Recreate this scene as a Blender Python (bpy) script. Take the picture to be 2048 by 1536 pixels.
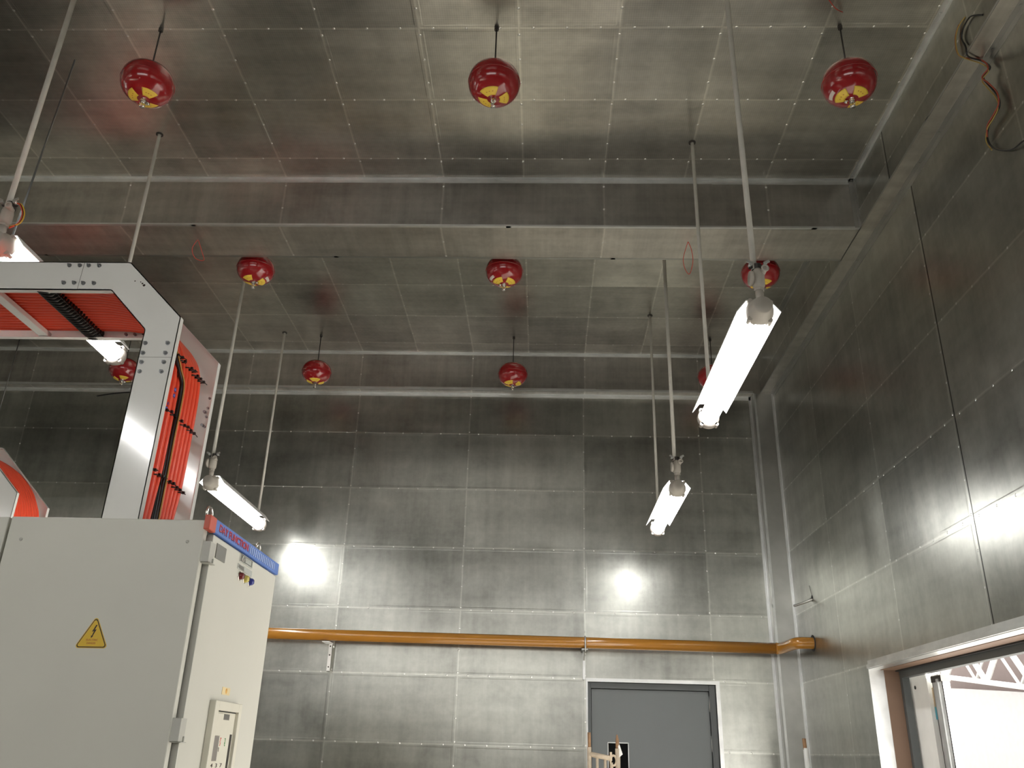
import bpy, math, random
from mathutils import Vector, Matrix
random.seed(7)
for o in list(bpy.data.objects): bpy.data.objects.remove(o, do_unlink=True)
S = bpy.context.scene
COL = S.collection

# ------------------------------------------------------------------ camera, world, exposure
W, H, F = 2048, 1536, 1720.9
cam = bpy.data.cameras.new('camera'); camo = bpy.data.objects.new('camera', cam); COL.objects.link(camo)
cam.sensor_width = 36.0; cam.lens = F / W * 36.0; cam.clip_start = 0.05; cam.clip_end = 200
RT = Vector((0.99916, 0.03093, 0.02698)); UP = Vector((-0.01254, -0.39592, 0.91820)); FW = Vector((-0.03908, 0.91776, 0.39520))
RT.normalize(); FW.normalize(); UP = RT.cross(FW).normalized(); 
M = Matrix((RT, UP, -FW)).transposed().to_4x4(); M.translation = Vector((0, 0, 1.6))
camo.matrix_world = M
S.camera = camo
S.view_settings.view_transform = 'Standard'; S.view_settings.look = 'None'
S.view_settings.exposure = 0.45; S.view_settings.gamma = 1.0; S.view_settings.use_curve_mapping = False
wd = bpy.data.worlds.new('world'); S.world = wd; wd.use_nodes = True
bg = wd.node_tree.nodes['Background']; bg.inputs[0].default_value = (1.0, 0.97, 0.93, 1); bg.inputs[1].default_value = 3.0
sun = bpy.data.lights.new('sun', 'SUN'); sun.energy = 52.0; sun.angle = math.radians(0.6); sun.color = (1.0, 0.95, 0.87)
suno = bpy.data.objects.new('sun', sun); COL.objects.link(suno)
suno.rotation_euler = Vector((-0.85, 0.50, -0.50)).to_track_quat('-Z', 'Y').to_euler(); suno.location = (20, -10, 25)
LAMP = 20.0          # emission of the fluorescent tubes

# ------------------------------------------------------------------ materials
def new_mat(name):
    m = bpy.data.materials.new(name); m.use_nodes = True
    return m, m.node_tree, m.node_tree.nodes['Principled BSDF']
def plain(name, col, rough=0.5, metal=0.0, coat=0.0, noise=0.04, nscale=8, bump=0.0, spec=0.5):
    m, nt, b = new_mat(name)
    b.inputs['Roughness'].default_value = rough; b.inputs['Metallic'].default_value = metal
    b.inputs['Coat Weight'].default_value = coat; b.inputs['Coat Roughness'].default_value = 0.08
    b.inputs['Specular IOR Level'].default_value = spec
    tc = nt.nodes.new('ShaderNodeTexCoord'); n = nt.nodes.new('ShaderNodeTexNoise'); n.inputs['Scale'].default_value = nscale
    n.inputs['Detail'].default_value = 4
    nt.links.new(tc.outputs['Object'], n.inputs['Vector'])
    mx = nt.nodes.new('ShaderNodeMix'); mx.data_type = 'RGBA'
    mx.inputs[6].default_value = tuple(c * (1 - noise * 2.5) for c in col) + (1,)
    mx.inputs[7].default_value = tuple(min(1, c * (1 + noise * 2.5)) for c in col) + (1,)
    nt.links.new(n.outputs[0], mx.inputs[0]); nt.links.new(mx.outputs[2], b.inputs['Base Color'])
    if bump:
        bp = nt.nodes.new('ShaderNodeBump'); bp.inputs['Strength'].default_value = bump; bp.inputs['Distance'].default_value = 0.01
        nt.links.new(n.outputs[0], bp.inputs['Height']); nt.links.new(bp.outputs[0], b.inputs['Normal'])
    return m
def emit(name, col, st):
    m = bpy.data.materials.new(name); m.use_nodes = True; nt = m.node_tree; nt.nodes.clear()
    e = nt.nodes.new('ShaderNodeEmission'); o = nt.nodes.new('ShaderNodeOutputMaterial')
    e.inputs[0].default_value = tuple(col) + (1,); e.inputs[1].default_value = st
    nt.links.new(e.outputs[0], o.inputs[0]); return m

class NG:
    """tiny helper to write node maths"""
    def __init__(s, nt): s.nt = nt
    def m(s, op, a, b=None, c=None, clamp=False):
        n = s.nt.nodes.new('ShaderNodeMath'); n.operation = op; n.use_clamp = clamp
        for i, v in enumerate((a, b, c)):
            if v is None: continue
            if isinstance(v, (int, float)): n.inputs[i].default_value = v
            else: s.nt.links.new(v, n.inputs[i])
        return n.outputs[0]
    def ramp(s, v, a, b, lo=0.0, hi=1.0):
        n = s.nt.nodes.new('ShaderNodeMapRange'); n.clamp = True
        s.nt.links.new(v, n.inputs[0]); n.inputs[1].default_value = a; n.inputs[2].default_value = b
        n.inputs[3].default_value = lo; n.inputs[4].default_value = hi
        return n.outputs[0]

def sheet(name, au, av, u0, pu, v0, pv, streak=(1, 1), base=(0.42, 0.42, 0.40), r0=0.30, half=True, hatch=0.0, dark_u=None):
    """galvanised sheet cladding: panels with seams every pu along axis au and every pv along axis av"""
    m, nt, b = new_mat(name); g = NG(nt)
    b.inputs['Metallic'].default_value = 1.0
    tc = nt.nodes.new('ShaderNodeTexCoord'); sp = nt.nodes.new('ShaderNodeSeparateXYZ')
    nt.links.new(tc.outputs['Object'], sp.inputs[0])
    U = sp.outputs[au]; V = sp.outputs[av]
    un = g.m('DIVIDE', g.m('SUBTRACT', U, u0), pu); vn = g.m('DIVIDE', g.m('SUBTRACT', V, v0), pv)
    def dist(n, p):
        f = g.m('FRACT', n); return g.m('MULTIPLY', g.m('MINIMUM', f, g.m('SUBTRACT', 1.0, f)), p)
    du = dist(un, pu); dv = dist(vn, pv)
    sd = g.m('MINIMUM', du, dv)
    seam = g.ramp(sd, 0.003, 0.009, 1.0, 0.0)
    lap = g.ramp(sd, 0.018, 0.024, 1.0, 0.0)
    # screws along the seams
    def screw(along, dacross, step):
        f = g.m('FRACT', g.m('DIVIDE', along, step)); d = g.m('MULTIPLY', g.m('ABSOLUTE', g.m('SUBTRACT', f, 0.5)), step)
        q = g.m('SQRT', g.m('ADD', g.m('MULTIPLY', d, d), g.m('MULTIPLY', dacross, dacross)))
        return g.ramp(q, 0.004, 0.008, 1.0, 0.0)
    sc = g.m('MAXIMUM', screw(V, du, 0.177), screw(U, dv, 0.176))
    # tone of each sheet
    cb = nt.nodes.new('ShaderNodeCombineXYZ'); nt.links.new(g.m('FLOOR', un), cb.inputs[0]); nt.links.new(g.m('FLOOR', vn), cb.inputs[1])
    wn = nt.nodes.new('ShaderNodeTexWhiteNoise'); wn.noise_dimensions = '2D'; nt.links.new(cb.outputs[0], wn.inputs['Vector'])
    pr = wn.outputs['Value']
    # streaks and smears
    def noise(su, sv, scale, det=4, rough=0.6, off=0.0, dist_=0.0):
        c = nt.nodes.new('ShaderNodeCombineXYZ')
        nt.links.new(g.m('MULTIPLY', U, su), c.inputs[0]); nt.links.new(g.m('MULTIPLY', V, sv), c.inputs[1])
        nt.links.new(g.m('ADD', g.m('MULTIPLY', pr, 7.0), off), c.inputs[2])
        n = nt.nodes.new('ShaderNodeTexNoise'); n.inputs['Scale'].default_value = scale; n.inputs['Detail'].default_value = det
        n.inputs['Roughness'].default_value = rough; n.inputs['Distortion'].default_value = dist_
        nt.links.new(c.outputs[0], n.inputs['Vector']); return n.outputs[0]
    st1 = noise(streak[0], streak[1], 1.0, 5, 0.62)
    st2 = noise(streak[1] * 0.5, streak[0] * 0.7, 1.0, 3, 0.5, 3.0)
    bl = noise(1, 1, 2.6, 4, 0.55, 9.0, 0.5)
    fine = noise(1, 1, 22, 3, 0.6, 2.0)
    tone = g.m('ADD', g.m('ADD', g.m('MULTIPLY', g.m('SUBTRACT', st1, 0.5), 0.60), g.m('MULTIPLY', g.m('SUBTRACT', bl, 0.5), 0.75)),
               g.m('ADD', g.m('MULTIPLY', g.m('SUBTRACT', st2, 0.5), 0.55), g.m('MULTIPLY', g.m('SUBTRACT', pr, 0.5), 0.22)))
    tone = g.m('ADD', tone, g.m('MULTIPLY', g.m('SUBTRACT', fine, 0.5), 0.30))
    val = g.m('ADD', 1.0, tone)
    val = g.m('ADD', val, g.m('MULTIPLY', seam, 0.30))
    if hatch:
        hn = g.m('SINE', g.m('MULTIPLY', V, 2 * math.pi / 0.012)); hu = g.m('SINE', g.m('MULTIPLY', U, 2 * math.pi / 0.012))
        hh = g.m('MULTIPLY', g.m('ADD', hn, g.m('MULTIPLY', hu, 0.5)), hatch); val = g.m('ADD', val, hh)
    if dark_u is not None:      # an open gap between two sheets
        dd = g.m('ABSOLUTE', g.m('ADD', g.m('SUBTRACT', U, dark_u), g.m('MULTIPLY', g.m('SUBTRACT', noise(1, 1, 1.2, 2, 0.5, 5.0), 0.5), 0.0)))
        val = g.m('MULTIPLY', val, g.ramp(dd, 0.003, 0.007, 0.08, 1.0))
    vc = nt.nodes.new('ShaderNodeVectorMath'); vc.operation = 'SCALE'; vc.inputs[0].default_value = base
    nt.links.new(val, vc.inputs['Scale'])
    mx = nt.nodes.new('ShaderNodeMix'); mx.data_type = 'RGBA'; nt.links.new(sc, mx.inputs[0]); nt.links.new(vc.outputs[0], mx.inputs[6]); mx.inputs[7].default_value = (0.85, 0.85, 0.83, 1)
    nt.links.new(mx.outputs[2], b.inputs['Base Color'])
    rr = g.m('ADD', r0, g.m('ADD', g.m('MULTIPLY', g.m('SUBTRACT', bl, 0.5), 0.08), g.m('MULTIPLY', g.m('SUBTRACT', st1, 0.5), 0.08)))
    rr = g.m('ADD', rr, g.m('MULTIPLY', g.m('SUBTRACT', pr, 0.5), 0.03), clamp=True)
    rr = g.m('MAXIMUM', rr, 0.285)
    nt.links.new(rr, b.inputs['Roughness'])
    wav = noise(1, 1, 1.7, 2, 0.5, 21.0)
    hgt = g.m('ADD', g.m('MULTIPLY', wav, 0.010), g.m('MULTIPLY', lap, 0.0006))
    hgt = g.m('ADD', hgt, g.m('MULTIPLY', sc, 0.003))
    bp = nt.nodes.new('ShaderNodeBump'); bp.inputs['Strength'].default_value = 0.55; bp.inputs['Distance'].default_value = 1.0
    nt.links.new(hgt, bp.inputs['Height']); nt.links.new(bp.outputs[0], b.inputs['Normal'])
    return m

SB = (0.415, 0.42, 0.385)
m_back = sheet('galvanised_back', 0, 2, 0.355, 1.057, 2.19, 0.532, (9, 0.8), SB, 0.298)
m_right = sheet('galvanised_right', 1, 2, 4.21, 1.07, 2.19, 0.532, (9, 0.8), SB, 0.298, dark_u=4.19)
m_ceil = sheet('galvanised_ceiling', 0, 1, 0.365, 0.528, 3.405, 0.54, (0.8, 9), (0.54, 0.525, 0.475), 0.29, hatch=0.08)
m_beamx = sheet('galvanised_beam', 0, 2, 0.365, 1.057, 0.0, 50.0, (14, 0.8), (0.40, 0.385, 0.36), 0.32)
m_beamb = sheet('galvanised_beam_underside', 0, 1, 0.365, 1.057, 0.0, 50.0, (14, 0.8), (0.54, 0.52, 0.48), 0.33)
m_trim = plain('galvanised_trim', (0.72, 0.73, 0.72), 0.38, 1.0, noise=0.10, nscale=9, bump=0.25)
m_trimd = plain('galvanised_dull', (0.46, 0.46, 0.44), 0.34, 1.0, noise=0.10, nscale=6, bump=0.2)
m_floor = plain('floor_concrete', (0.14, 0.134, 0.122), 0.55, noise=0.08, nscale=2)
m_cab = plain('cabinet_paint', (0.64, 0.635, 0.57), 0.42, noise=0.02, nscale=3)
m_cabgrey = plain('cabinet_hinge_paint', (0.50, 0.50, 0.455), 0.45)
m_dark = plain('dark_gap', (0.02, 0.02, 0.02), 0.7)
m_tray = plain('tray_white_paint', (0.84, 0.84, 0.81), 0.16, coat=0.9, noise=0.015)
m_orange = plain('orange_cable', (0.83, 0.085, 0.035), 0.33, noise=0.04, nscale=4)
m_black = plain('black_plastic', (0.012, 0.012, 0.012), 0.30)
m_yelw = plain('yellow_wire', (0.75, 0.46, 0.05), 0.4)
m_dyel = plain('dull_yellow_wire', (0.42, 0.29, 0.07), 0.5)
m_redw = plain('red_wire', (0.62, 0.05, 0.025), 0.4)
m_brownw = plain('brown_wire', (0.35, 0.06, 0.03), 0.4)
m_rod = plain('cream_rod', (0.60, 0.585, 0.53), 0.45, noise=0.05, nscale=20)
m_capm = plain('lamp_end_casting', (0.30, 0.27, 0.24), 0.5)
m_lampm = plain('lamp_grey_casting', (0.46, 0.43, 0.38), 0.45)
m_refl = plain('reflector_white', (0.92, 0.92, 0.92), 0.35)
m_tube = emit('fluorescent_tube', (1.0, 0.985, 0.96), LAMP)
m_red = plain('extinguisher_red', (0.30, 0.010, 0.013), 0.16, coat=0.6, noise=0.03)
m_lab = plain('yellow_label', (0.86, 0.60, 0.07), 0.45)
m_print = plain('label_print', (0.45, 0.10, 0.03), 0.5)
m_sticker = plain('white_sticker', (0.70, 0.60, 0.55), 0.5)
m_chrome = plain('chrome', (0.75, 0.72, 0.68), 0.15, 1.0)
m_brass = plain('brass', (0.75, 0.58, 0.25), 0.25, 1.0)
m_darksteel = plain('dark_steel', (0.07, 0.065, 0.06), 0.5, 0.6)
m_bolt = plain('zinc_bolt', (0.30, 0.31, 0.32), 0.35, 1.0)
m_pipe = plain('ochre_pipe', (0.40, 0.175, 0.025), 0.20, coat=0.5, noise=0.03)
m_door = plain('door_blue_grey', (0.165, 0.180, 0.185), 0.5, noise=0.015)
m_dframe = plain('door_frame_grey', (0.10, 0.11, 0.112), 0.45)
m_blue = plain('header_blue', (0.10, 0.20, 0.56), 0.4)
m_lblue = plain('louvre_light_blue', (0.45, 0.55, 0.80), 0.4)
m_hred = plain('header_red', (0.55, 0.09, 0.05), 0.4)
m_letter = plain('letter_red', (0.62, 0.05, 0.06), 0.45)
m_letterd = plain('letter_dark', (0.10, 0.02, 0.08), 0.45)
m_plate = plain('nameplate_grey', (0.24, 0.235, 0.215), 0.35, 0.5)
m_silver = plain('nameplate_silver', (0.62, 0.62, 0.60), 0.22, 1.0)
m_lred = plain('lens_red', (0.16, 0.015, 0.02), 0.15, coat=0.5)
m_lyel = plain('lens_yellow', (0.62, 0.52, 0.12), 0.15, coat=0.5)
m_lblu = plain('lens_blue', (0.02, 0.03, 0.25), 0.15, coat=0.5)
m_signy = plain('sign_yellow', (0.72, 0.47, 0.03), 0.4)
m_signb = plain('sign_black', (0.03, 0.015, 0.01), 0.5)
m_cream = plain('controller_cream', (0.72, 0.70, 0.60), 0.4)
m_lcd = plain('controller_lcd', (0.26, 0.24, 0.22), 0.25)
m_tgreen = plain('print_green', (0.12, 0.35, 0.12), 0.5)
m_tred = plain('print_red', (0.75, 0.12, 0.10), 0.5)
m_peach = plain('sticker_peach', (0.80, 0.66, 0.38), 0.5)
m_orl = plain('sticker_orange', (0.85, 0.48, 0.12), 0.5)
m_scaf = plain('scaffold_paint', (0.60, 0.50, 0.38), 0.6, noise=0.14, nscale=25, bump=0.3)
m_rust = plain('scaffold_rust', (0.33, 0.19, 0.10), 0.7, noise=0.15, nscale=30)
m_white = plain('white_paint', (0.85, 0.85, 0.83), 0.5)
m_fence = plain('fence_sheet', (0.34, 0.335, 0.33), 0.6)
m_card = plain('cardboard', (0.42, 0.33, 0.22), 0.8)
m_teal = plain('teal_tape', (0.05, 0.28, 0.36), 0.5)
m_brown = plain('brown_roof_sheet', (0.10, 0.075, 0.07), 0.8)
m_bluem = plain('blue_marker', (0.08, 0.10, 0.45), 0.5)
m_outg = plain('outside_concrete', (0.15, 0.145, 0.14), 0.8)
m_glass = plain('dark_door_glass', (0.004, 0.004, 0.005), 0.05)

# ------------------------------------------------------------------ mesh builder
ORG = {}
class MB:
    def __init__(s): s.v = []; s.f = []; s.s = []; s.mi = []
    def add(s, vs, fs, smooth=False, mi=0):
        n = len(s.v); s.v += [Vector(v) for v in vs]
        for f in fs: s.f.append([i + n for i in f]); s.s.append(smooth); s.mi.append(mi)
        return s
    def box(s, x0, x1, y0, y1, z0, z1, mis=None):
        vs = [(x, y, z) for x in (x0, x1) for y in (y0, y1) for z in (z0, z1)]
        fs = [(0, 1, 3, 2), (4, 6, 7, 5), (0, 4, 5, 1), (2, 3, 7, 6), (0, 2, 6, 4), (1, 5, 7, 3)]
        n = len(s.v); s.v += [Vector(v) for v in vs]
        for k, f in enumerate(fs):
            s.f.append([i + n for i in f]); s.s.append(False); s.mi.append(mis[k // 2] if mis else 0)
        return s
    def obox(s, c, ax, ay, az, hx, hy, hz):
        c = Vector(c); ax = Vector(ax).normalized(); ay = Vector(ay).normalized(); az = Vector(az).normalized()
        vs = [c + ax * x * hx + ay * y * hy + az * z * hz for x in (-1, 1) for y in (-1, 1) for z in (-1, 1)]
        return s.add(vs, [(0, 1, 3, 2), (4, 6, 7, 5), (0, 4, 5, 1), (2, 3, 7, 6), (0, 2, 6, 4), (1, 5, 7, 3)])
    def tube(s, pts, r, n=10, closed=False, cap=True, rs=None):
        pts = [Vector(p) for p in pts]; k = len(pts); vs = []; fs = []
        prev = None
        for i, p in enumerate(pts):
            if closed: t = (pts[(i + 1) % k] - pts[i - 1]).normalized()
            else: t = (pts[min(i + 1, k - 1)] - pts[max(i - 1, 0)]).normalized()
            if prev is None:
                a = Vector((0, 0, 1)) if abs(t.z) < 0.9 else Vector((1, 0, 0)); u = t.cross(a).normalized()
            else:
                u = (prev - t * prev.dot(t)); u = u.normalized() if u.length > 1e-6 else t.orthogonal().normalized()
            prev = u; w = t.cross(u); rr = rs[i] if rs else r
            for j in range(n):
                a = 2 * math.pi * j / n; vs.append(p + (u * math.cos(a) + w * math.sin(a)) * rr)
        m = k if closed else k - 1
        for i in range(m):
            for j in range(n):
                a = i * n + j; b_ = i * n + (j + 1) % n; c = ((i + 1) % k) * n + (j + 1) % n; d = ((i + 1) % k) * n + j
                fs.append((a, b_, c, d))
        s.add(vs, fs, True)
        if cap and not closed:
            q = len(s.v) - len(vs)
            s.f.append([q + j for j in range(n)][::-1]); s.s.append(False); s.mi.append(0)
            s.f.append([q + (k - 1) * n + j for j in range(n)]); s.s.append(False); s.mi.append(0)
        return s
    def cyl(s, a, b, r, n=20, r2=None): return s.tube([a, b], r, n, rs=[r, r if r2 is None else r2])
    def lathe(s, prof, c=(0, 0, 0), axis='z', n=40, smooth=True):
        vs = []; fs = []; c = Vector(c)
        for r, h in prof:
            for j in range(n):
                a = 2 * math.pi * j / n; x, y = r * math.cos(a), r * math.sin(a)
                vs.append(c + (Vector((x, y, h)) if axis == 'z' else Vector((x, h, y)) if axis == 'y' else Vector((h, x, y))))
        for i in range(len(prof) - 1):
            for j in range(n):
                fs.append((i * n + j, i * n + (j + 1) % n, (i + 1) * n + (j + 1) % n, (i + 1) * n + j))
        fs.append(tuple(range(n))[::-1]); fs.append(tuple((len(prof) - 1) * n + j for j in range(n)))
        return s.add(vs, fs, smooth)
    def prism(s, poly, ax, a, b):
        """poly in the two other axes, extruded along ax from a to b"""
        def P(p, t): return {'x': (t, p[0], p[1]), 'y': (p[0], t, p[1]), 'z': (p[0], p[1], t)}[ax]
        n = len(poly); vs = [P(p, a) for p in poly] + [P(p, b) for p in poly]
        fs = [tuple(range(n)), tuple(range(2 * n - 1, n - 1, -1))] + [(i, i + n, (i + 1) % n + n, (i + 1) % n) for i in range(n)]
        return s.add(vs, fs)
    def build(s, name, mat, parent=None, bevel=0.0):
        me = bpy.data.meshes.new(name)
        o = bpy.data.objects.new(name, me)
        org = Vector((0, 0, 0))
        if parent is not None: org = ORG.get(parent.name, Vector((0, 0, 0)))
        me.from_pydata([tuple(v - org) for v in s.v], [], s.f)
        for p, sm, mi in zip(me.polygons, s.s, s.mi): p.use_smooth = sm; p.material_index = mi
        for mt in (mat if isinstance(mat, (list, tuple)) else [mat]): me.materials.append(mt)
        import bmesh
        bm = bmesh.new(); bm.from_mesh(me); bmesh.ops.recalc_face_normals(bm, faces=bm.faces)
        bm.to_mesh(me); bm.free(); me.update()
        COL.objects.link(o)
        if parent is not None: o.parent = parent; ORG[o.name] = org
        if bevel:
            bv = o.modifiers.new('bevel', 'BEVEL'); bv.width = bevel; bv.segments = 2; bv.limit_method = 'ANGLE'; bv.angle_limit = math.radians(40)
        return o

def tag(o, label=None, cat=None, group=None, kind=None):
    if label: o['label'] = label
    if cat: o['category'] = cat
    if group: o['group'] = group
    if kind: o['kind'] = kind
    return o
def thing(name, label, cat, loc, group=None):
    o = bpy.data.objects.new(name, None); o.empty_display_size = 0.05; COL.objects.link(o)
    o.location = loc; ORG[o.name] = Vector(loc); return tag(o, label, cat, group)
def struct(name, mb, mat, parent=None):
    o = mb.build(name, mat, parent)
    if parent is None: o['kind'] = 'structure'
    return o
def text_part(name, body, size, mat, parent, origin, xdir, ydir, width=None, th=0.0006, align='CENTER', label=None):
    cu = bpy.data.curves.new(name, 'FONT'); cu.body = body; cu.size = size; cu.align_x = align; cu.align_y = 'CENTER'; cu.extrude = th
    t = bpy.data.objects.new('tmp_text', cu); COL.objects.link(t); bpy.context.view_layer.update()
    me = bpy.data.meshes.new_from_object(t.evaluated_get(bpy.context.evaluated_depsgraph_get()))
    bpy.data.objects.remove(t, do_unlink=True)
    xs = [v.co.x for v in me.vertices]; sx = 1.0
    if width: sx = width / (max(xs) - min(xs))
    X = Vector(xdir); Y = Vector(ydir); Z = X.cross(Y); O = Vector(origin) - ORG.get(parent.name, Vector((0, 0, 0)))
    for v in me.vertices: v.co = O + X * v.co.x * sx + Y * v.co.y + Z * v.co.z
    me.materials.clear(); me.materials.append(mat)
    o = bpy.data.objects.new(name, me); COL.objects.link(o); o.parent = parent
    if label: o['label'] = label
    return o
def smooth_path(pts, n=8):
    pts = [Vector(p) for p in pts]; out = []
    for i in range(len(pts) - 1):
        p0 = pts[max(i - 1, 0)]; p1 = pts[i]; p2 = pts[i + 1]; p3 = pts[min(i + 2, len(pts) - 1)]
        for k in range(n):
            t = k / n
            out.append(0.5 * ((2 * p1) + (-p0 + p2) * t + (2 * p0 - 5 * p1 + 4 * p2 - p3) * t * t + (-p0 + 3 * p1 - 3 * p2 + p3) * t ** 3))
    out.append(pts[-1]); return out

# ------------------------------------------------------------------ the room
XL, XR, YB, YF, ZC, ZB = -7.4, 2.10, 7.50, -4.0, 5.10, 4.72
struct('floor', MB().box(XL - .25, XR + .25, YF - .25, YB + .25, -0.15, 0.0), m_floor)
struct('ceiling', MB().box(XL - .25, XR + .25, YF - .25, YB + .25, ZC, ZC + 0.2), m_ceil)
DX0, DX1, DZ = 0.375, 1.425, 2.17
wb = MB(); MI = (1, 0, 1)
wb.box(XL - .25, DX0, YB, YB + .25, 0, ZC, MI); wb.box(DX1, XR + .25, YB, YB + .25, 0, ZC, MI); wb.box(DX0, DX1, YB, YB + .25, DZ, ZC, MI).box(DX0, DX1, YB + .13, YB + .25, 0, DZ, MI)  # last box is an unseen backing, added to stop light leaking round the door
struct('wall_back', wb, [m_back, m_trimd])
OY0, OY1, OZ = 2.2, 5.872, 2.166
wr = MB(); MI = (0, 1, 1)
wr.box(XR, XR + .22, YF, OY0, 0, ZC, MI); wr.box(XR, XR + .22, OY1, YB, 0, ZC, MI); wr.box(XR, XR + .22, OY0, OY1, OZ, ZC, MI)
struct('wall_right', wr, [m_right, m_trimd])
struct('wall_left', MB().box(XL - .25, XL, YF, YB, 0, ZC), m_right)
FX0, FX1, FZ0, FZ = -4.4, 1.0, 2.35, 3.75      # unseen high opening added behind the camera, lets daylight in as fill
struct('wall_front', MB().box(XL, FX0, YF - .25, YF, 0, ZC).box(FX1, XR, YF - .25, YF, 0, ZC).box(FX0, FX1, YF - .25, YF, FZ, ZC).box(FX0, FX1, YF - .25, YF, 0, FZ0), m_back)
# cross beam, ring beams and corner column (all clad in the same sheet)
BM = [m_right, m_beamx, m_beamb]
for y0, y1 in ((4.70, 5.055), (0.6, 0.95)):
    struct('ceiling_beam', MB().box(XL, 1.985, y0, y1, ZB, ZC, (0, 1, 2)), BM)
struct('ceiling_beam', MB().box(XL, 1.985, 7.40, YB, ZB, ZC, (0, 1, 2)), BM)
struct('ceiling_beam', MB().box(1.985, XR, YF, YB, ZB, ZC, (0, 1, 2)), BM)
struct('wall_column', MB().box(1.915, XR, 7.40, YB, 0, ZB, (0, 1, 2)), [m_trimd, m_trimd, m_trimd])
# edge angles; each is an L or flat strip with thickness
tn = [0]
def trim(*boxes, mat=None):
    tn[0] += 1; mb = MB()
    for b_ in boxes: mb.box(*b_)
    return struct('trim_%d' % tn[0], mb, mat or m_trim)
def wobble_strip(name_mat, p0, p1, w, h, axis_w, axis_h, seg=1.9, jit=0.004):
    """an edge angle made of overlapping lengths that do not quite line up"""
    tn[0] += 1; mb = MB(); p0 = Vector(p0); p1 = Vector(p1); L = (p1 - p0).length; d = (p1 - p0).normalized()
    aw = Vector(axis_w); ah = Vector(axis_h); t = 0; k = 0
    while t < L - 0.02:
        e = min(L, t + seg * random.uniform(.8, 1.15)); j1 = random.uniform(0, jit); j2 = random.uniform(0, jit)
        a = p0 + d * t; b_ = p0 + d * (e + (0.03 if e < L else 0)); th = 0.0025 + 0.0012 * (k % 2)
        mb.obox((a + b_) / 2 + aw * (w / 2 + j1) + ah * th / 2, d, aw, ah, (b_ - a).length / 2, w / 2, th / 2)
        mb.obox((a + b_) / 2 + ah * (h / 2 + j2) + aw * th / 2, d, aw, ah, (b_ - a).length / 2, th / 2, h / 2)
        # screw heads
        s_ = t + 0.12
        while s_ < e:
            c = p0 + d * s_ + aw * w * .55 + ah * 0.004; mb.obox(c, d, aw, ah, .005, .005, .002); s_ += .26
        t = e; k += 1
    return struct('trim_%d' % tn[0], mb, name_mat)
Xv, Yv, Zv = Vector((1, 0, 0)), Vector((0, 1, 0)), Vector((0, 0, 1))
wobble_strip(m_trim, (XL, 4.70, ZC), (1.985, 4.70, ZC), .022, .030, -Yv, -Zv)
wobble_strip(m_trim, (XL, 4.70, ZB), (1.985, 4.70, ZB), .020, .022, -Yv, Zv)     # lower near edge, lip below
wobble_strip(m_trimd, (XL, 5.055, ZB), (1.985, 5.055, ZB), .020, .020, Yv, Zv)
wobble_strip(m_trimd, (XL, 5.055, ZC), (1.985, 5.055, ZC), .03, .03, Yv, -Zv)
wobble_strip(m_trim, (XL, 7.40, ZC), (1.985, 7.40, ZC), .025, .022, -Yv, -Zv)
wobble_strip(m_trim, (XL, 7.40, ZB), (1.915, 7.40, ZB), .012, .022, -Yv, Zv)
wobble_strip(m_trim, (XL, 7.50, ZB), (1.915, 7.50, ZB), .030, .026, -Yv, -Zv)
wobble_strip(m_trim, (1.985, YF, ZC), (1.985, 4.70, ZC), .028, .024, -Xv, -Zv)
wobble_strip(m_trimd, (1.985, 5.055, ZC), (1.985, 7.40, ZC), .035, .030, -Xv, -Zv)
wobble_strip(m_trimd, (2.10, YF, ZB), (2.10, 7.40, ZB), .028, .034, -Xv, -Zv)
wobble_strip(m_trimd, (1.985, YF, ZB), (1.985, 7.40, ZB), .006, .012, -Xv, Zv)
trim((1.955, 1.985, 4.696, 4.700, ZB, ZC), (1.982, 1.985, 4.665, 4.700, ZB, ZC), mat=m_trimd)
wobble_strip(m_trim, (1.915, 7.40, 0.0), (1.915, 7.40, ZB), .016, .020, -Yv, Xv, 1.5)
wobble_strip(m_trim, (1.915, 7.50, 0.0), (1.915, 7.50, ZB), .018, .016, -Xv, -Yv, 1.5)
wobble_strip(m_trim, (2.10, 7.40, 0.0), (2.10, 7.40, ZB), .018, .018, -Xv, -Yv, 1.5)

# ------------------------------------------------------------------ door in the back wall
def flashing(boxes, mat=m_trim): trim(*boxes, mat=mat)
flashing([(DX0 - .012, DX0 + .002, YB - .003, YB + .09, 0, DZ), (DX1 - .002, DX1 + .03, YB - .004, YB, 0, DZ + .01), (DX0 - .012, DX1 + .03, YB - .0045, YB, DZ - .002, DZ + .026)])
d1 = thing('door_1', None, None, (0.9, 7.56, 0)); d1['kind'] = 'structure'
MB().box(DX0 + .004, DX0 + .03, 7.53, 7.62, 0, DZ - .004).box(DX1 - .05, DX1 - .002, 7.53, 7.62, 0, DZ - .004).box(DX0 + .03, DX1 - .05, 7.53, 7.62, DZ - .05, DZ - .004).box(DX1 - .055, DX1 - .045, 7.515, 7.53, 0, DZ - .004).build('door_frame', m_dframe, d1, 0.002)
LX0, LX1, LZ = DX0 + .035, DX1 - .056, DZ - .055
GX0, GX1, GZ0, GZ1 = 0.536, 0.706, 1.15, 1.712
dl = MB(); dl.box(LX0, GX0, 7.555, 7.60, .01, LZ).box(GX1, LX1, 7.555, 7.60, .01, LZ).box(GX0, GX1, 7.555, 7.60, GZ1, LZ).box(GX0, GX1, 7.555, 7.60, .01, GZ0)
leaf = dl.build('door_leaf', m_door, d1)
MB().box(GX0, GX1, 7.575, 7.580, GZ0, GZ1).build('glass_pane', m_glass, leaf)
MB().box(GX0, GX0 + .006, 7.550, 7.56, GZ0, GZ1).box(GX1 - .006, GX1, 7.550, 7.56, GZ0, GZ1).box(GX0, GX1, 7.550, 7.56, GZ1 - .007, GZ1).build('glazing_bead', m_trim, leaf)
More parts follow.
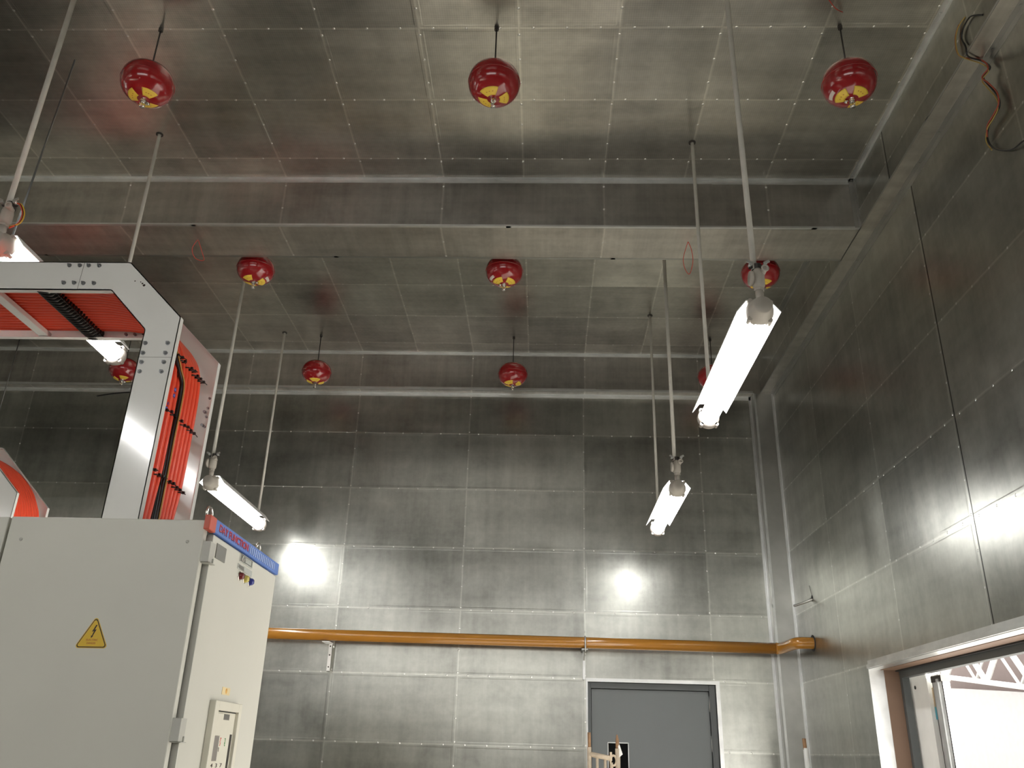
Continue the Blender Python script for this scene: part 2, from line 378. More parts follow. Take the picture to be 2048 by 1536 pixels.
for z in (2.02, 1.72, 0.9, 0.3):
    MB().cyl((LX1 + .006, 7.548, z - .06), (LX1 + .006, 7.548, z + .06), .007).build('hinge', m_trim, d1)

# ------------------------------------------------------------------ wide opening in the right wall
flashing([(2.095, 2.30, OY1 - .003, OY1 + .0, 0, OZ), (2.095, 2.10, OY1, OY1 + .004, 0, OZ + .01)], m_trim)
flashing([(2.092, 2.30, OY0, OY1, OZ - .003, OZ), (2.078, 2.10, OY0, OY1 - .02, OZ, OZ + .022), (2.094, 2.10, OY0, OY1, OZ, OZ + .050)], m_trim)
flashing([(2.092, 2.30, OY0, OY0 + .003, 0, OZ)], m_trim)
m_brownshade = plain('brown_shade', (0.20, 0.125, 0.085), 0.6)  # shade on the outer reveal and header underside, put into the colour
flashing([(2.19, 2.284, OY1 - .006, OY1 - .003, 0, OZ), (2.17, 2.284, OY0, OY1, OZ - .006, OZ - .003)], m_brownshade)
df = thing('door_2', None, None, (2.33, 4.0, 0)); df['kind'] = 'structure'
MB().box(2.262, 2.284, OY0, OY1, OZ - .014, OZ - .006).build('shadow_gap_strip', m_dark, df)  # dark strip stands in for the shadow line above the frame
MB().box(2.285, 2.33, OY0, OY1, OZ - .052, OZ - .004).box(2.285, 2.33, OY1 - .04, OY1, 0, OZ - .052).build('door_frame', m_dframe, df)
jb = MB().box(2.34, 2.37, 5.60, 5.98, 0, 2.14).build('side_panel', m_white, df)
MB().lathe([(0.011, -.003), (0.011, .0)], (2.3385, 5.78, 2.052), 'x', 16).build('bolt_hole', m_dark, jb)
MB().box(2.37, 2.40, 5.50, 5.62, 0, 2.11).build('dark_gap_strip', m_darksteel, df)  # dark strip put in for the shaded gap beside the post
MB().box(2.362, 2.371, 5.56, 5.605, 1.93, 2.04).build('cardboard_shim', m_card, df)
MB().box(2.362, 2.371, 5.575, 5.607, 1.86, 1.93).build('tape', m_teal, df)
post = thing('door_track_post', 'galvanised channel post standing just outside the wide right-hand opening', 'post', (2.35, 5.42, 0))
MB().box(2.33, 2.334, 5.37, 5.50, 0, 2.09).box(2.33, 2.375, 5.37, 5.374, 0, 2.09).box(2.33, 2.375, 5.496, 5.50, 0, 2.09).box(2.318, 2.33, 5.40, 5.425, 0, 2.075).build('channel', m_trim, post)
MB().box(2.325, 2.38, 5.365, 5.505, 2.06, 2.095).build('post_cap', m_darksteel, post)

# outside seen through the opening
tag(MB().box(2.4, 30, -6, 40, -0.15, -0.02).build('outside_ground', m_outg), kind='structure')
wh = MB().prism([(24.0, 0.0), (24.0, 3.42), (20.4, 3.20), (15.2, 2.72), (10, 2.3), (10, 0.0)], 'x', 9.0, 9.3)
tag(wh.build('site_hoarding', m_fence), 'tall white sunlit panel fence outside, below the lattice truss', 'fence')
tr = thing('lattice_truss', 'white steel lattice roof truss seen outside through the right-hand opening', 'truss', (8.8, 18, 3.0))
chord = MB()
def tb(z0): return 3.02 + (z0 - 17.2) * 0.135
ys = [13.6 + i * 0.85 for i in range(12)]
tp = [(8.6, y, tb(y) + 0.85) for y in (13.5, 23.4)]; bt = [(8.6, y, tb(y) + 0.02) for y in (13.5, 23.4)]
MB().tube(tp, .05, 8).build('top_chord', m_white, tr); MB().tube(bt, .05, 8).build('bottom_chord', m_white, tr)
for i in range(len(ys) - 1):
    a = (8.6, ys[i], tb(ys[i]) + (0.02 if i % 2 else .85)); b_ = (8.6, ys[i + 1], tb(ys[i + 1]) + (.85 if i % 2 else .02))
    MB().tube([a, b_], .055, 8).build('web_bar', m_white, tr)
    a = (8.9, ys[i] + .2, tb(ys[i]) + (0.85 if i % 2 else .02)); b_ = (8.9, ys[i + 1] + .2, tb(ys[i + 1]) + (.02 if i % 2 else .85))
    MB().tube([a, b_], .03, 8).build('web_bar', m_white, tr)
tag(MB().box(9.6, 9.8, 12.5, 21.9, 2.4, 4.4).build('shed_roof', m_brown), 'dark brown sheet shed behind the white lattice truss', 'shed')

# ------------------------------------------------------------------ fluorescent lamps on rods
def lamp(x, yA, yB, zc, label, group, loop=False):
    t = thing('pendant_tube_lamp', label, 'lamp', (x, (yA + yB) / 2, zc), group)
    y0, y1 = yA - .03, yB + .10
    P = lambda r, y: (r, y)
    # luminous tube housing
    MB().lathe([(0.0, y0 + .045), (.047, y0 + .045), (.047, y1 - .03), (0.0, y1 - .03)], (x, 0, zc), 'y', 24).build('glass_tube', m_tube, t)
    # front cap: round cover, body, flange with lugs
    ca = MB().lathe([(0.0, y0 - .030), (.036, y0 - .030), (.041, y0 - .024), (.043, y0 + .0), (.052, y0 + .010), (.058, y0 + .03), (.058, y0 + .055), (.050, y0 + .06), (0, y0 + .06)], (x, 0, zc + .012), 'y', 28)
    for k in range(4):
        a = math.radians(40 + 90 * k); c = (x + .059 * math.cos(a), zc + .012 + .059 * math.sin(a))
        ca.cyl((c[0], y0 + .02, c[1]), (c[0], y0 + .06, c[1]), .010, 10)
    ca.build('end_cap', m_lampm, t)
    cb_ = MB().lathe([(0, y1 - .045), (.056, y1 - .045), (.058, y1 - .01), (.046, y1 + .015), (.03, y1 + .022), (0, y1 + .022)], (x, 0, zc), 'y', 28)
    for k in range(4):
        a = math.radians(45 + 90 * k); c = (x + .057 * math.cos(a), zc + .057 * math.sin(a)); cb_.cyl((c[0], y1 - .045, c[1]), (c[0], y1 - .005, c[1]), .010, 10)
    cb_.build('end_cap', m_capm, t)
    # folded reflector shade
    prof = [(-.092, .020), (-.050, .072), (.050, .072), (.092, .020)]; pr2 = [(a * .985, b_ - .004) for a, b_ in prof][::-1]
    MB().prism([(x + a, zc + b_) for a, b_ in prof + pr2], 'y', y0 + .045, y1 - .06).build('reflector', m_refl, t)
    # neck, junction box, clamp
    zn = zc + .065
    nk = MB().cyl((x, y0 + .01, zc + .045), (x, y0 + .01, zn + .035), .017, 16).lathe([(0, zn + .030), (.021, zn + .030), (.021, zn + .040), (0, zn + .040)], (x, y0 + .01, 0), 'z', 8, False)
    nk.build('neck', m_lampm, t)
    jb_ = MB().lathe([(0, zn + .040), (.017, zn + .040), (.026, zn + .055), (.027, zn + .10), (.021, zn + .125), (.014, zn + .135), (0, zn + .135)], (x, y0 + .01, 0), 'z', 18)
    jb_.lathe([(0, 0), (.030, 0), (.034, .008), (.030, .016), (0, .016)], (x - .040, y0 + .0, zn + .085), 'x', 18)
    jb_.build('junction_box', m_lampm, t)
    gl = MB().tube([(x + .022 + .012 * math.cos(a), y0 - .030, zn + .118 + .012 * math.sin(a)) for a in [i * math.pi / 8 for i in range(16)]], .005, 8, True)
    gl.cyl((x + .022, y0 - .028, zn + .118), (x + .018, y0 + .01, zn + .112), .012, 12); gl.build('cable_gland', m_lampm, t)
    cl = MB().lathe([(0, zn + .128), (.022, zn + .128), (.022, zn + .160), (0, zn + .160)], (x, y0 + .02, 0), 'z', 12, False)
    cl.box(x - .035, x + .035, y0 + .005, y0 + .015, zn + .138, zn + .154)
    cl.build('clamp', m_darksteel, t)
    for sx in (-1, 1):
        MB().cyl((x + sx * .030, y0 - .012, zn + .150), (x + sx * .030, y0 + .01, zn + .150), .008, 10).obox((x + sx * .036, y0 - .012, zn + .158), (sx, 0, .5), (0, 1, 0), (-.5 * sx, 0, 1), .013, .002, .006).build('wing_nut', m_trim, t)
    MB().cyl((x - .012, y0 + .015, zn + .135), (x - .012, yA, ZC), .0125, 14).build('suspension_rod', m_rod, t)
    MB().cyl((x, yB, zc + .07), (x, yB, ZC), .0105, 14).lathe([(0, zc + .074), (.02, zc + .074), (.02, zc + .095), (0, zc + .095)], (x, yB, 0), 'z', 12, False).build('suspension_rod', m_rod, t)
    MB().lathe([(0, ZC - .006), (.022, ZC - .006), (.022, ZC), (0, ZC)], (x, yB, 0), 'z', 16, False).build('ceiling_flange', m_darksteel, t)
    if loop:
        for k, mt in enumerate((m_orange, m_black, m_yelw)):
            d = .004 * k
            pts = smooth_path([(x + .01, y0 + .01, zn + .150), (x + .05 + d, y0, zn + .142), (x + .078 + d, y0, zn + .09), (x + .070 + d, y0, zn + .04), (x + .035, y0, zn + .015 + d)], 5)
            MB().tube(pts, .0032, 6).build('loop_wire', mt, t)
    return t
G = 'pendant tube lamps'
lamp(.885, 3.19, 4.32, 3.305, 'glowing tube lamp nearest on the right, hanging in front of the middle red ball', G)
lamp(.890, 5.60, 6.60, 3.255, 'farther right glowing tube lamp, hanging near the back wall beside the right-hand door', G)
lamp(-2.40, 5.90, 7.00, 3.325, 'glowing tube lamp beyond the switch cabinet, hanging left near the back wall', G)
lamp(-2.43, 3.20, 4.25, 3.610, 'glowing tube lamp at the left edge, passing behind the white cable tray', G, True)
lamp(.885, -.35, .75, 3.305, 'unseen tube lamp added for fill light, hanging almost overhead on the right side of the room', G)  # out of view, put in to light the camera-facing sides
lamp(-2.43, .30, 1.40, 3.27, 'tube lamp hanging almost overhead on the left side of the room', G)
lamp(-5.60, 3.19, 4.25, 3.60, 'unseen tube lamp added for fill light in the outer left row, behind the cable trays', G)  # out of view, continues the lamp grid as filling light
lamp(-5.60, -.35, .75, 3.60, 'unseen tube lamp added for fill light in the outer left row, on the entrance side', G)  # also unseen, put in as filling light

# thin rods
tag(MB().cyl((-2.653, 3.624, ZC), (-2.45, 3.28, 3.70), .0048, 8).build('thin_stay_rod', m_bolt), 'thin slanting steel stay from the ceiling down to the left edge lamp', 'rod')
tag(MB().cyl((-4.865, 7.0, ZC), (-4.875, 7.0, 3.4), .005, 8).build('thin_hanger_rod', m_bolt), 'thin steel rod hanging below the cable tray at the far left by the back wall', 'rod')

# ------------------------------------------------------------------ ball extinguishers
RA, RC = .131, .105
def ball_r(ph):   # polar angle from the bottom pole -> (r, z)
    n = 2.25; c, s_ = math.cos(ph), math.sin(ph)
    k = (abs(s_ / RA) ** n + abs(c / RC) ** n) ** (-1 / n); return k * s_, -k * c
def patch(p0, p1, a0, a1, off, th=.0008, n=12, m=6):
    mb = MB(); vs = []
    for lay in (off, off + th):
        for i in range(m + 1):
            ph = p0 + (p1 - p0) * i / m; r, z = ball_r(ph)
            for j in range(n + 1):
                a = a0 + (a1 - a0) * j / n; nx = Vector((r / RA ** 2 * math.cos(a), r / RA ** 2 * math.sin(a), z / RC ** 2)).normalized()
                vs.append(Vector((r * math.cos(a), r * math.sin(a), z)) + nx * lay)
    q = (n + 1) * (m + 1); fs = []
    for i in range(m):
        for j in range(n):
            a = i * (n + 1) + j; fs.append((a, a + 1, a + n + 2, a + n + 1)); fs.append((a + q, a + n + 1 + q, a + n + 2 + q, a + 1 + q))
    def edge(idx):
        for a, b_ in zip(idx, idx[1:]): fs.append((a, b_, b_ + q, a + q))
    edge(list(range(n + 1))); edge([m * (n + 1) + j for j in range(n + 1)]); edge([i * (n + 1) for i in range(m + 1)]); edge([i * (n + 1) + n for i in range(m + 1)])
    return mb.add(vs, fs, True)
def make_ball(label, loc, rot, group):
    t = thing('hanging_extinguisher_ball', label, 'fire extinguisher', loc, group)
    ORG[t.name] = Vector((0, 0, 0))
    prof = [ball_r(math.pi * i / 40) for i in range(41)]
    tank = MB().lathe([(max(r, .0005), z) for r, z in prof], n=56).build('tank', m_red, t)
    ring = MB(); pts = [(RA * 1.0 * math.cos(a), RA * 1.0 * math.sin(a), 0) for a in [2 * math.pi * i / 56 for i in range(56)]]
    ring.tube(pts, .0022, 6, True); ring.build('weld_seam', m_red, tank)
    D = math.radians
    for a0, a1 in ((10, 95), (125, 205), (245, 310)):
        lb = patch(D(17), D(41), D(a0), D(a1), .0006).build('yellow_label', m_lab, t)
        mk = MB()
        for f in (.3, .5, .72):
            a = D(a0 + (a1 - a0) * f); p = patch(D(28), D(30), a - .05, a + .05, .0018, .0004, 2, 2); mk.add(p.v, p.f)
        mk.build('printed_mark', m_print, lb)
    patch(D(46), D(55), D(20), D(58), .0006).build('white_sticker', m_sticker, t)
    hd = MB().lathe([(0, -RC - .012), (.013, -RC - .012), (.016, -RC + .004), (0, -RC + .004)], n=12, smooth=False)
    hd.lathe([(0, -RC - .022), (.008, -RC - .022), (.009, -RC - .01), (0, -RC - .01)], n=12)
    hd.tube([(.012, 0, -RC - .012), (.013, 0, -RC - .030), (.003, 0, -RC - .042)], .0025, 6); hd.tube([(-.012, 0, -RC - .012), (-.013, 0, -RC - .030), (-.003, 0, -RC - .042)], .0025, 6)
    hd.lathe([(0, -RC - .047), (.013, -RC - .047), (.013, -RC - .043), (0, -RC - .041)], n=14)
    hd.build('sprinkler_head', m_chrome, t)
    MB().cyl((0, 0, -RC - .02), (0, 0, -RC - .040), .0035, 8).build('glass_bulb', m_brass, t)
    MB().cyl((.02, .006, -RC - .010), (.030, .012, -RC - .002), .009, 12).build('pressure_gauge', m_chrome, t)
    MB().lathe([(0, RC - .006), (.022, RC - .006), (.020, RC + .008), (.008, RC + .014), (0, RC + .014)], n=16).build('top_fitting', m_darksteel, t)
    MB().cyl((0, 0, RC + .01), (0, 0, ZC - loc[2] - .018), .0042, 8).build('hanger_rod', m_darksteel, t)
    MB().lathe([(0, ZC - loc[2] - .02), (.012, ZC - loc[2] - .02), (.012, ZC - loc[2]), (0, ZC - loc[2])], n=8, smooth=False).build('ceiling_anchor', m_darksteel, t)
    t.rotation_euler = (0, 0, rot); return t
def copy_tree(o, parent=None):
    c = o.copy(); COL.objects.link(c); c.parent = parent
    for ch in [x for x in bpy.data.objects if x.parent == o]: copy_tree(ch, c)
    return c
GB = 'hanging extinguisher balls'
ZBL = 4.725
balls = [((-2.07, 3.40), 0.7, 'red extinguisher ball hanging in the front row, left of the three'),
         ((-.28, 3.40), 1.5, 'red extinguisher ball hanging in the front row, middle of the three'),
         ((1.495, 3.40), 2.4, 'red extinguisher ball hanging in the front row, nearest the right wall'),
         ((-2.075, 5.25), -.6, 'red extinguisher ball just behind the cross beam, above the left lamp rod'),
         ((-.30, 5.25), 2.9, 'red extinguisher ball just behind the cross beam, at its middle'),
         ((1.485, 5.25), .2, 'red extinguisher ball behind the cross beam, half hidden by the near lamp fitting'),
         ((-2.07, 7.04), 2.0, 'red extinguisher ball hanging before the back wall, right of the white tray'),
         ((-.295, 7.04), 1.2, 'red extinguisher ball hanging before the back wall, at its centre'),
         ((1.48, 7.04), .9, 'red extinguisher ball before the back wall, mostly covered by the near lamp tube'),
         ((-3.84, 7.04), .5, 'red extinguisher ball before the back wall, partly covered by the white tray post')]
b0 = None
for (x, y), r, lb in balls:
    if b0 is None: b0 = make_ball(lb, (x, y, ZBL), r, GB); o = b0; base = list(bpy.data.objects)
    else: o = copy_tree(b0)
    o.location = (x, y, ZBL); o.rotation_euler = (0, 0, r); o['label'] = lb

# ------------------------------------------------------------------ switch cabinets
CX, CY0, CY1, CZ = -1.123, 2.82, 3.61, 2.30
cab = thing('switch_cabinet', 'pale grey electrical cabinet with blue header strip and yellow warning triangle', 'cabinet', (-1.47, 3.2, 0))
MB().box(-1.813, CX - .035, CY0 + .03, CY1, 0, CZ - .002).build('body', m_cab, cab, .003)
sp_ = MB().box(-1.813, CX - .018, CY0, CY0 + .03, 0.02, CZ).build('side_panel', m_cab, cab, .004)
MB().box(-1.813, CX - .002, CY0 + .03, CY1 + .002, CZ - .003, CZ + .002).build('top_panel', m_cab, cab)
MB().box(CX - .050, CX - .030, CY0 + .029, CY0 + .045, 0.02, CZ - .03).build('door_gap_strip', m_dark, cab)  # dark strip drawn for the shaded gap between side panel and door
for x, z in ((-1.762, 2.222), (-1.192, 2.225)):
    MB().lathe([(0, CY0 - .003), (.005, CY0 - .003), (.006, CY0), (0, CY0)], (x, 0, z), 'y', 10).build('screw', m_cabgrey, sp_)
door = MB().box(CX - .024, CX, CY0 + .044, CY1, .05, 2.262).build('door', m_cab, cab, .005)
MB().box(CX - .0235, CX - .001, CY0 + .0425, CY0 + .0445, .055, 2.258).build('door_edge', m_cabgrey, door)
for z in (2.195, 1.642, .7):
    h = MB().box(CX - .022, CX + .010, CY0 + .004, CY0 + .050, z - .034, z + .034)
    h.box(CX - .02, CX + .016, CY0 + .010, CY0 + .058, z - .037, z - .034); h.cyl((CX + .012, CY0 + .040, z - .035), (CX + .012, CY0 + .040, z - .018), .0035, 8)
    h.build('hinge', m_cabgrey, cab, .002)
hs = MB().box(CX - .01, CX + .006, CY0 + .030, CY1 + .004, 2.266, 2.312).build('header_strip', m_blue, cab, .002)
MB().box(CX - .012, CX + .009, CY0 - .030 + .0, CY0 + .030, 2.262, 2.312).build('header_end_cap', m_hred, cab, .003)
for i in range(15):
    y = 3.222 + i * .0225
    MB().box(CX + .006, CX + .0085, y, y + .008, 2.274, 2.302).build('louvre', m_lblue, hs)
XF = CX + .0065
text_part('header_lettering', 'DAY FUNCTION', .034, m_letter, hs, (XF, 3.045, 2.289), (0, 1, 0), (0, 0, 1), .315, .0012, label='red lettering on the blue strip')
text_part('header_lettering_shadow', 'DAY FUNCTION', .034, m_letterd, hs, (XF - .0004, 3.049, 2.286), (0, 1, 0), (0, 0, 1), .315, .001)
MB().box(CX, CX + .003, 2.902, 2.995, 2.190, 2.240).build('nameplate', m_plate, door)['label'] = 'dark grey square nameplate'
n2 = MB().box(CX, CX + .004, 3.143, 3.288, 2.228, 2.258).build('nameplate', m_silver, door); n2['label'] = 'silver plate with a round emblem'
MB().box(CX + .004, CX + .005, 3.150, 3.280, 2.231, 2.255).build('plate_field', m_plate, n2)
MB().tube([(CX + .0055, 3.172 + .010 * math.cos(a), 2.243 + .010 * math.sin(a)) for a in [math.pi * .6 + i * .3 for i in range(16)]], .0022, 6).build('plate_emblem', m_silver, n2)
MB().box(CX + .005, CX + .0056, 3.20, 3.265, 2.234, 2.252).build('plate_field', m_silver, n2)
n3 = MB().box(CX, CX + .003, 3.133, 3.295, 2.200, 2.219).build('nameplate', m_silver, door); n3['label'] = 'narrow silver strip under the emblem plate'
MB().box(CX + .003, CX + .0036, 3.140, 3.20, 2.203, 2.216).build('plate_field', m_plate, n3)
for y, mt, lb in ((3.169, m_lred, 'red'), (3.226, m_lyel, 'yellow'), (3.285, m_lblu, 'blue')):
    L_ = MB().lathe([(0, 0), (.014, 0), (.014, .006), (.0125, .014), (.008, .019), (0, .020)], (CX, y, 2.178), 'x', 18).build('indicator_light', mt, door); L_['label'] = lb + ' indicator light'
    MB().lathe([(0, -.001), (.017, -.001), (.017, .003), (0, .003)], (CX, y, 2.178), 'x', 18).build('bezel', m_chrome, L_)
st = MB().box(CX, CX + .0012, 3.170, 3.250, 1.766, 1.791).build('inspection_sticker', m_peach, door)
MB().lathe([(0, 0), (.009, 0), (.009, .0006), (0, .0006)], (CX + .0012, 3.212, 1.779), 'x', 16).build('printed_mark', m_orl, st)
# controller set in the door
ct = MB().box(CX - .0, CX + .022, 3.070, 3.108, 1.42, 1.742).box(CX, CX + .022, 3.320, 3.350, 1.42, 1.742).box(CX, CX + .022, 3.108, 3.320, 1.712, 1.742).box(CX, CX + .022, 3.108, 3.320, 1.42, 1.45).box(CX, CX + .010, 3.104, 3.324, 1.45, 1.712).build('controller', m_cream, door, .002)
MB().box(CX + .010, CX + .018, 3.116, 3.178, 1.632, 1.704).build('controller_cover', m_cream, ct, .003)
MB().box(CX + .010, CX + .014, 3.116, 3.175, 1.552, 1.630).build('display', m_lcd, ct)
MB().box(CX + .010, CX + .0106, 3.200, 3.258, 1.684, 1.703).build('printed_mark', m_plate, ct)
MB().box(CX + .002, CX + .0104, 3.290, 3.312, 1.46, 1.638).build('side_slot', m_darksteel, ct)
MB().box(CX + .002, CX + .0104, 3.108, 3.320, 1.708, 1.712).build('top_gap', m_dark, ct)
text_part('red_print', 'RUN', .013, m_tred, ct, (CX + .0106, 3.200, 1.613), (0, 0, -1), (0, 1, 0), .026)
text_part('green_print', 'STOP', .013, m_tgreen, ct, (CX + .0106, 3.246, 1.612), (0, 0, -1), (0, 1, 0), .026)
text_part('black_print', 'kW', .011, m_signb, ct, (CX + .0106, 3.192, 1.588), (0, 0, -1), (0, 1, 0), .014)
text_part('black_digits', '4  3  7', .018, m_signb, ct, (CX + .0106, 3.193, 1.537), (0, 1, 0), (0, 0, 1), .11)
# warning triangle
def rtri(pts, r, n=5):
    out = []
    for i in range(3):
        p = Vector(pts[i]); a = (Vector(pts[i - 1]) - p).normalized(); b_ = (Vector(pts[(i + 1) % 3]) - p).normalized()
        half = a.angle(b_) / 2; d = r / math.tan(half); c = p + (a + b_).normalized() * (r / math.sin(half))
        s0 = p + a * d - c; s1 = p + b_ * d - c; a0 = math.atan2(s0.y, s0.x); a1 = math.atan2(s1.y, s1.x)
        while a1 - a0 > math.pi: a1 -= 2 * math.pi
        while a1 - a0 < -math.pi: a1 += 2 * math.pi
        for k in range(n + 1):
            t = a0 + (a1 - a0) * k / n; out.append((c.x + r * math.cos(t), c.y + r * math.sin(t)))
    return out
T = [(-1.4445, 1.976), (-1.498, 1.876), (-1.391, 1.877)]
cen = (sum(p[0] for p in T) / 3, sum(p[1] for p in T) / 3)
sc_ = lambda k: [(cen[0] + (p[0] - cen[0]) * k, cen[1] + (p[1] - cen[1]) * k) for p in T]
sg = MB().prism(rtri(sc_(1.03), .008), 'y', CY0 - .001, CY0).build('warning_sign', m_signy, cab)
sg['label'] = 'yellow triangular high voltage warning sign'
MB().prism(rtri(sc_(.97), .007), 'y', CY0 - .0014, CY0 - .0009).build('sign_border', m_signb, sg)
MB().prism(rtri(sc_(.88), .005), 'y', CY0 - .0019, CY0 - .0012).build('sign_field', m_signy, sg)
bolt = [(-1.4405, 1.948), (-1.4365, 1.948), (-1.4425, 1.9325), (-1.4365, 1.9345), (-1.4455, 1.9125), (-1.443, 1.9135), (-1.4495, 1.9065), (-1.4505, 1.9145), (-1.448, 1.914), (-1.4435, 1.9285), (-1.450, 1.9265)]
MB().prism(bolt, 'y', CY0 - .0025, CY0 - .0017).build('lightning_bolt', m_signb, sg)
text_part('sign_text', 'ELECTRIC', .0085, m_print, sg, (cen[0], CY0 - .0018, 1.9005), (1, 0, 0), (0, 0, 1), .038, .0006)
text_part('sign_text', 'DANGER', .0085, m_print, sg, (cen[0] - .001, CY0 - .0018, 1.8905), (1, 0, 0), (0, 0, 1), .029, .0006)
for x, y in ((CX - .035, CY0 + .06), (CX - .035, 3.44)):
    e = MB(); c = Vector((x, y, CZ + .036)); e.tube([c + Vector((0, math.cos(a), math.sin(a))) * .024 for a in [i * math.pi / 10 for i in range(20)]], .0045, 8, True)
    e.lathe([(0, CZ), (.014, CZ), (.012, CZ + .012), (0, CZ + .012)], (x, y, 0), 'z', 14); e.build('lifting_eye', m_chrome, cab)
MB().box(-1.82, CX, CY0 + .01, CY1, 0, .05).build('plinth', m_darksteel, cab)

cab2 = thing('switch_cabinet', 'plain pale grey cabinet at the left edge, back to back with the warned one', 'cabinet', (-2.2, 3.2, 0))
MB().box(-2.60, -1.824, CY0 + .004, CY1, 0.05, CZ - .001).build('body', m_cab, cab2, .004)
MB().box(-2.59, -1.83, CY0 + .01, CY1 - .01, 0, .05).build('plinth', m_darksteel, cab2)
cab3 = thing('switch_cabinet', 'pale grey cabinet under the smaller far cable tray near the back wall', 'cabinet', (-4.2, 6.25, 0))
MB().box(-4.60, -3.70, 5.85, 6.65, 0.05, CZ).build('body', m_cab, cab3, .004)
MB().box(-4.59, -3.71, 5.86, 6.64, 0, .05).build('plinth', m_darksteel, cab3)

# ------------------------------------------------------------------ cable trays
def rail_poly(ox, oz, w=.131, xl=-4.6, zt=3.367, zbot=2.30):
    # outer outline then inner outline of the side plate (x, z)
    return [(xl, zt), (-1.664 + ox, zt), (-1.417 + ox, zt - .243), (-1.422 + ox, zbot), (-1.558 + ox, zbot), (-1.549 + ox, zt - .300), (-1.718 + ox, zt - .128), (xl, zt - .128)]
def tray(label, Y0, Y1, ox, oz, xl, zbot, corner_shift=0.0):
    t = thing('cable_tray', label, 'cable tray', (-1.5 + ox, (Y0 + Y1) / 2, zbot))
    poly = [(x, z + oz) for x, z in rail_poly(ox, 0, xl=xl, zt=3.367, zbot=zbot - oz)]
    if corner_shift:   # a longer 45 degree run
        s_ = corner_shift
        poly = [poly[0], (poly[1][0] - s_, poly[1][1] + s_), poly[2], poly[3], poly[4], poly[5], (poly[6][0] - s_, poly[6][1] + s_), poly[7]]
        poly[0] = (xl, poly[1][1]); poly[7] = (xl, poly[6][1])
    rails = []
    for Y, d in ((Y0, 1), (Y1, -1)):
        mb = MB().prism(poly, 'y', Y, Y + d * .004)
        for seq in ((0, 1, 2, 3), (4, 5, 6, 7)):
            for a, b_ in zip(seq, seq[1:]):
                A = Vector((poly[a][0], 0, poly[a][1])); B = Vector((poly[b_][0], 0, poly[b_][1])); dr = (B - A).normalized()
                nrm = Vector((dr.z, 0, -dr.x))  # inwards of plate
                mb.obox((A + B) / 2 + nrm * .002 + Vector((0, Y + d * .014, 0)), dr, Yv, nrm, (B - A).length / 2, .014, .002)
        rails.append(mb.build('side_rail', m_tray, t))
    return t, rails, poly
t1, rails1, _ = tray('white cable tray bending down onto the labelled cabinet, full of orange cables', 2.92, 3.374, 0, 0, -4.2, CZ + .004)
bolts = [(-1.911, 3.350), (-1.868, 3.350), (-1.832, 3.350), (-1.789, 3.350), (-1.915, 3.270), (-1.873, 3.270), (-1.836, 3.269), (-1.793, 3.269), (-1.534, 3.009), (-1.447, 3.010), (-1.535, 2.967), (-1.448, 2.968), (-1.533, 2.929), (-1.447, 2.930), (-1.533, 2.890), (-1.449, 2.891)]
for x, z in bolts:
    MB().lathe([(0, 2.9205), (.0085, 2.9205), (.0085, 2.917), (0, 2.917)], (x, 0, z), 'y', 14, False).lathe([(0, 2.917), (.0062, 2.917), (.0058, 2.911), (0, 2.911)], (x, 0, z), 'y', 6, False).cyl((x, 2.912, z), (x, 2.905, z), .003, 8).build('bolt', m_bolt, rails1[0])
MB().obox((-1.8535, 2.9198, 3.303), (.02, 0, 1), Yv, (1, 0, -.02), .062, .0004, .0008).build('rail_joint', m_plate, rails1[0])
MB().box(-1.555, -1.422, 2.9194, 2.9202, 2.949, 2.9505).build('rail_joint', m_plate, rails1[0])
for (x, z), r in (((-1.630, 3.281), .003), ((-1.606, 3.277), .0025), ((-1.598, 3.270), .004), ((-1.590, 3.262), .006)):
    MB().lathe([(0, 2.9202), (r, 2.9202), (r * .8, 2.9192), (0, 2.9192)], (x, 0, z), 'y', 7).build('scuff_mark', m_signb, rails1[0])
for i in range(5):   # bolts through the far rail
    x, z = ((-1.86, 3.262), (-1.82, 3.262), (-1.78, 3.262), (-1.445, 2.90), (-1.445, 2.84))[i]
    MB().cyl((x, 3.365, z), (x, 3.352, z), .006, 8).build('bolt', m_bolt, rails1[1])
for i in range(4):
    z = (2.965, 2.92, 2.88, 2.835)[i]
    MB().cyl((-1.437, 3.370, z), (-1.437, 3.362, z), .005, 8).build('bolt', m_bolt, rails1[1])
for x in (-3.7, -3.2, -2.72, -2.225):
    MB().box(x - .022, x + .022, 2.925, 3.37, 3.245, 3.268).build('rung', m_tray, t1, .003)
MB().box(-2.005 - .020, -2.005 + .020, 2.925, 3.37, 3.250, 3.268).build('rung', m_tray, t1, .003)
MB().obox((-1.665, 3.147, 3.222), (.707, 0, -.707), Yv, (.707, 0, .707), .020, .222, .004).build('rung', m_tray, t1)
for z in (3.03, 2.78, 2.53): MB().box(-1.545, -1.525, 2.925, 3.37, z - .02, z + .02).build('rung', m_tray, t1, .003)

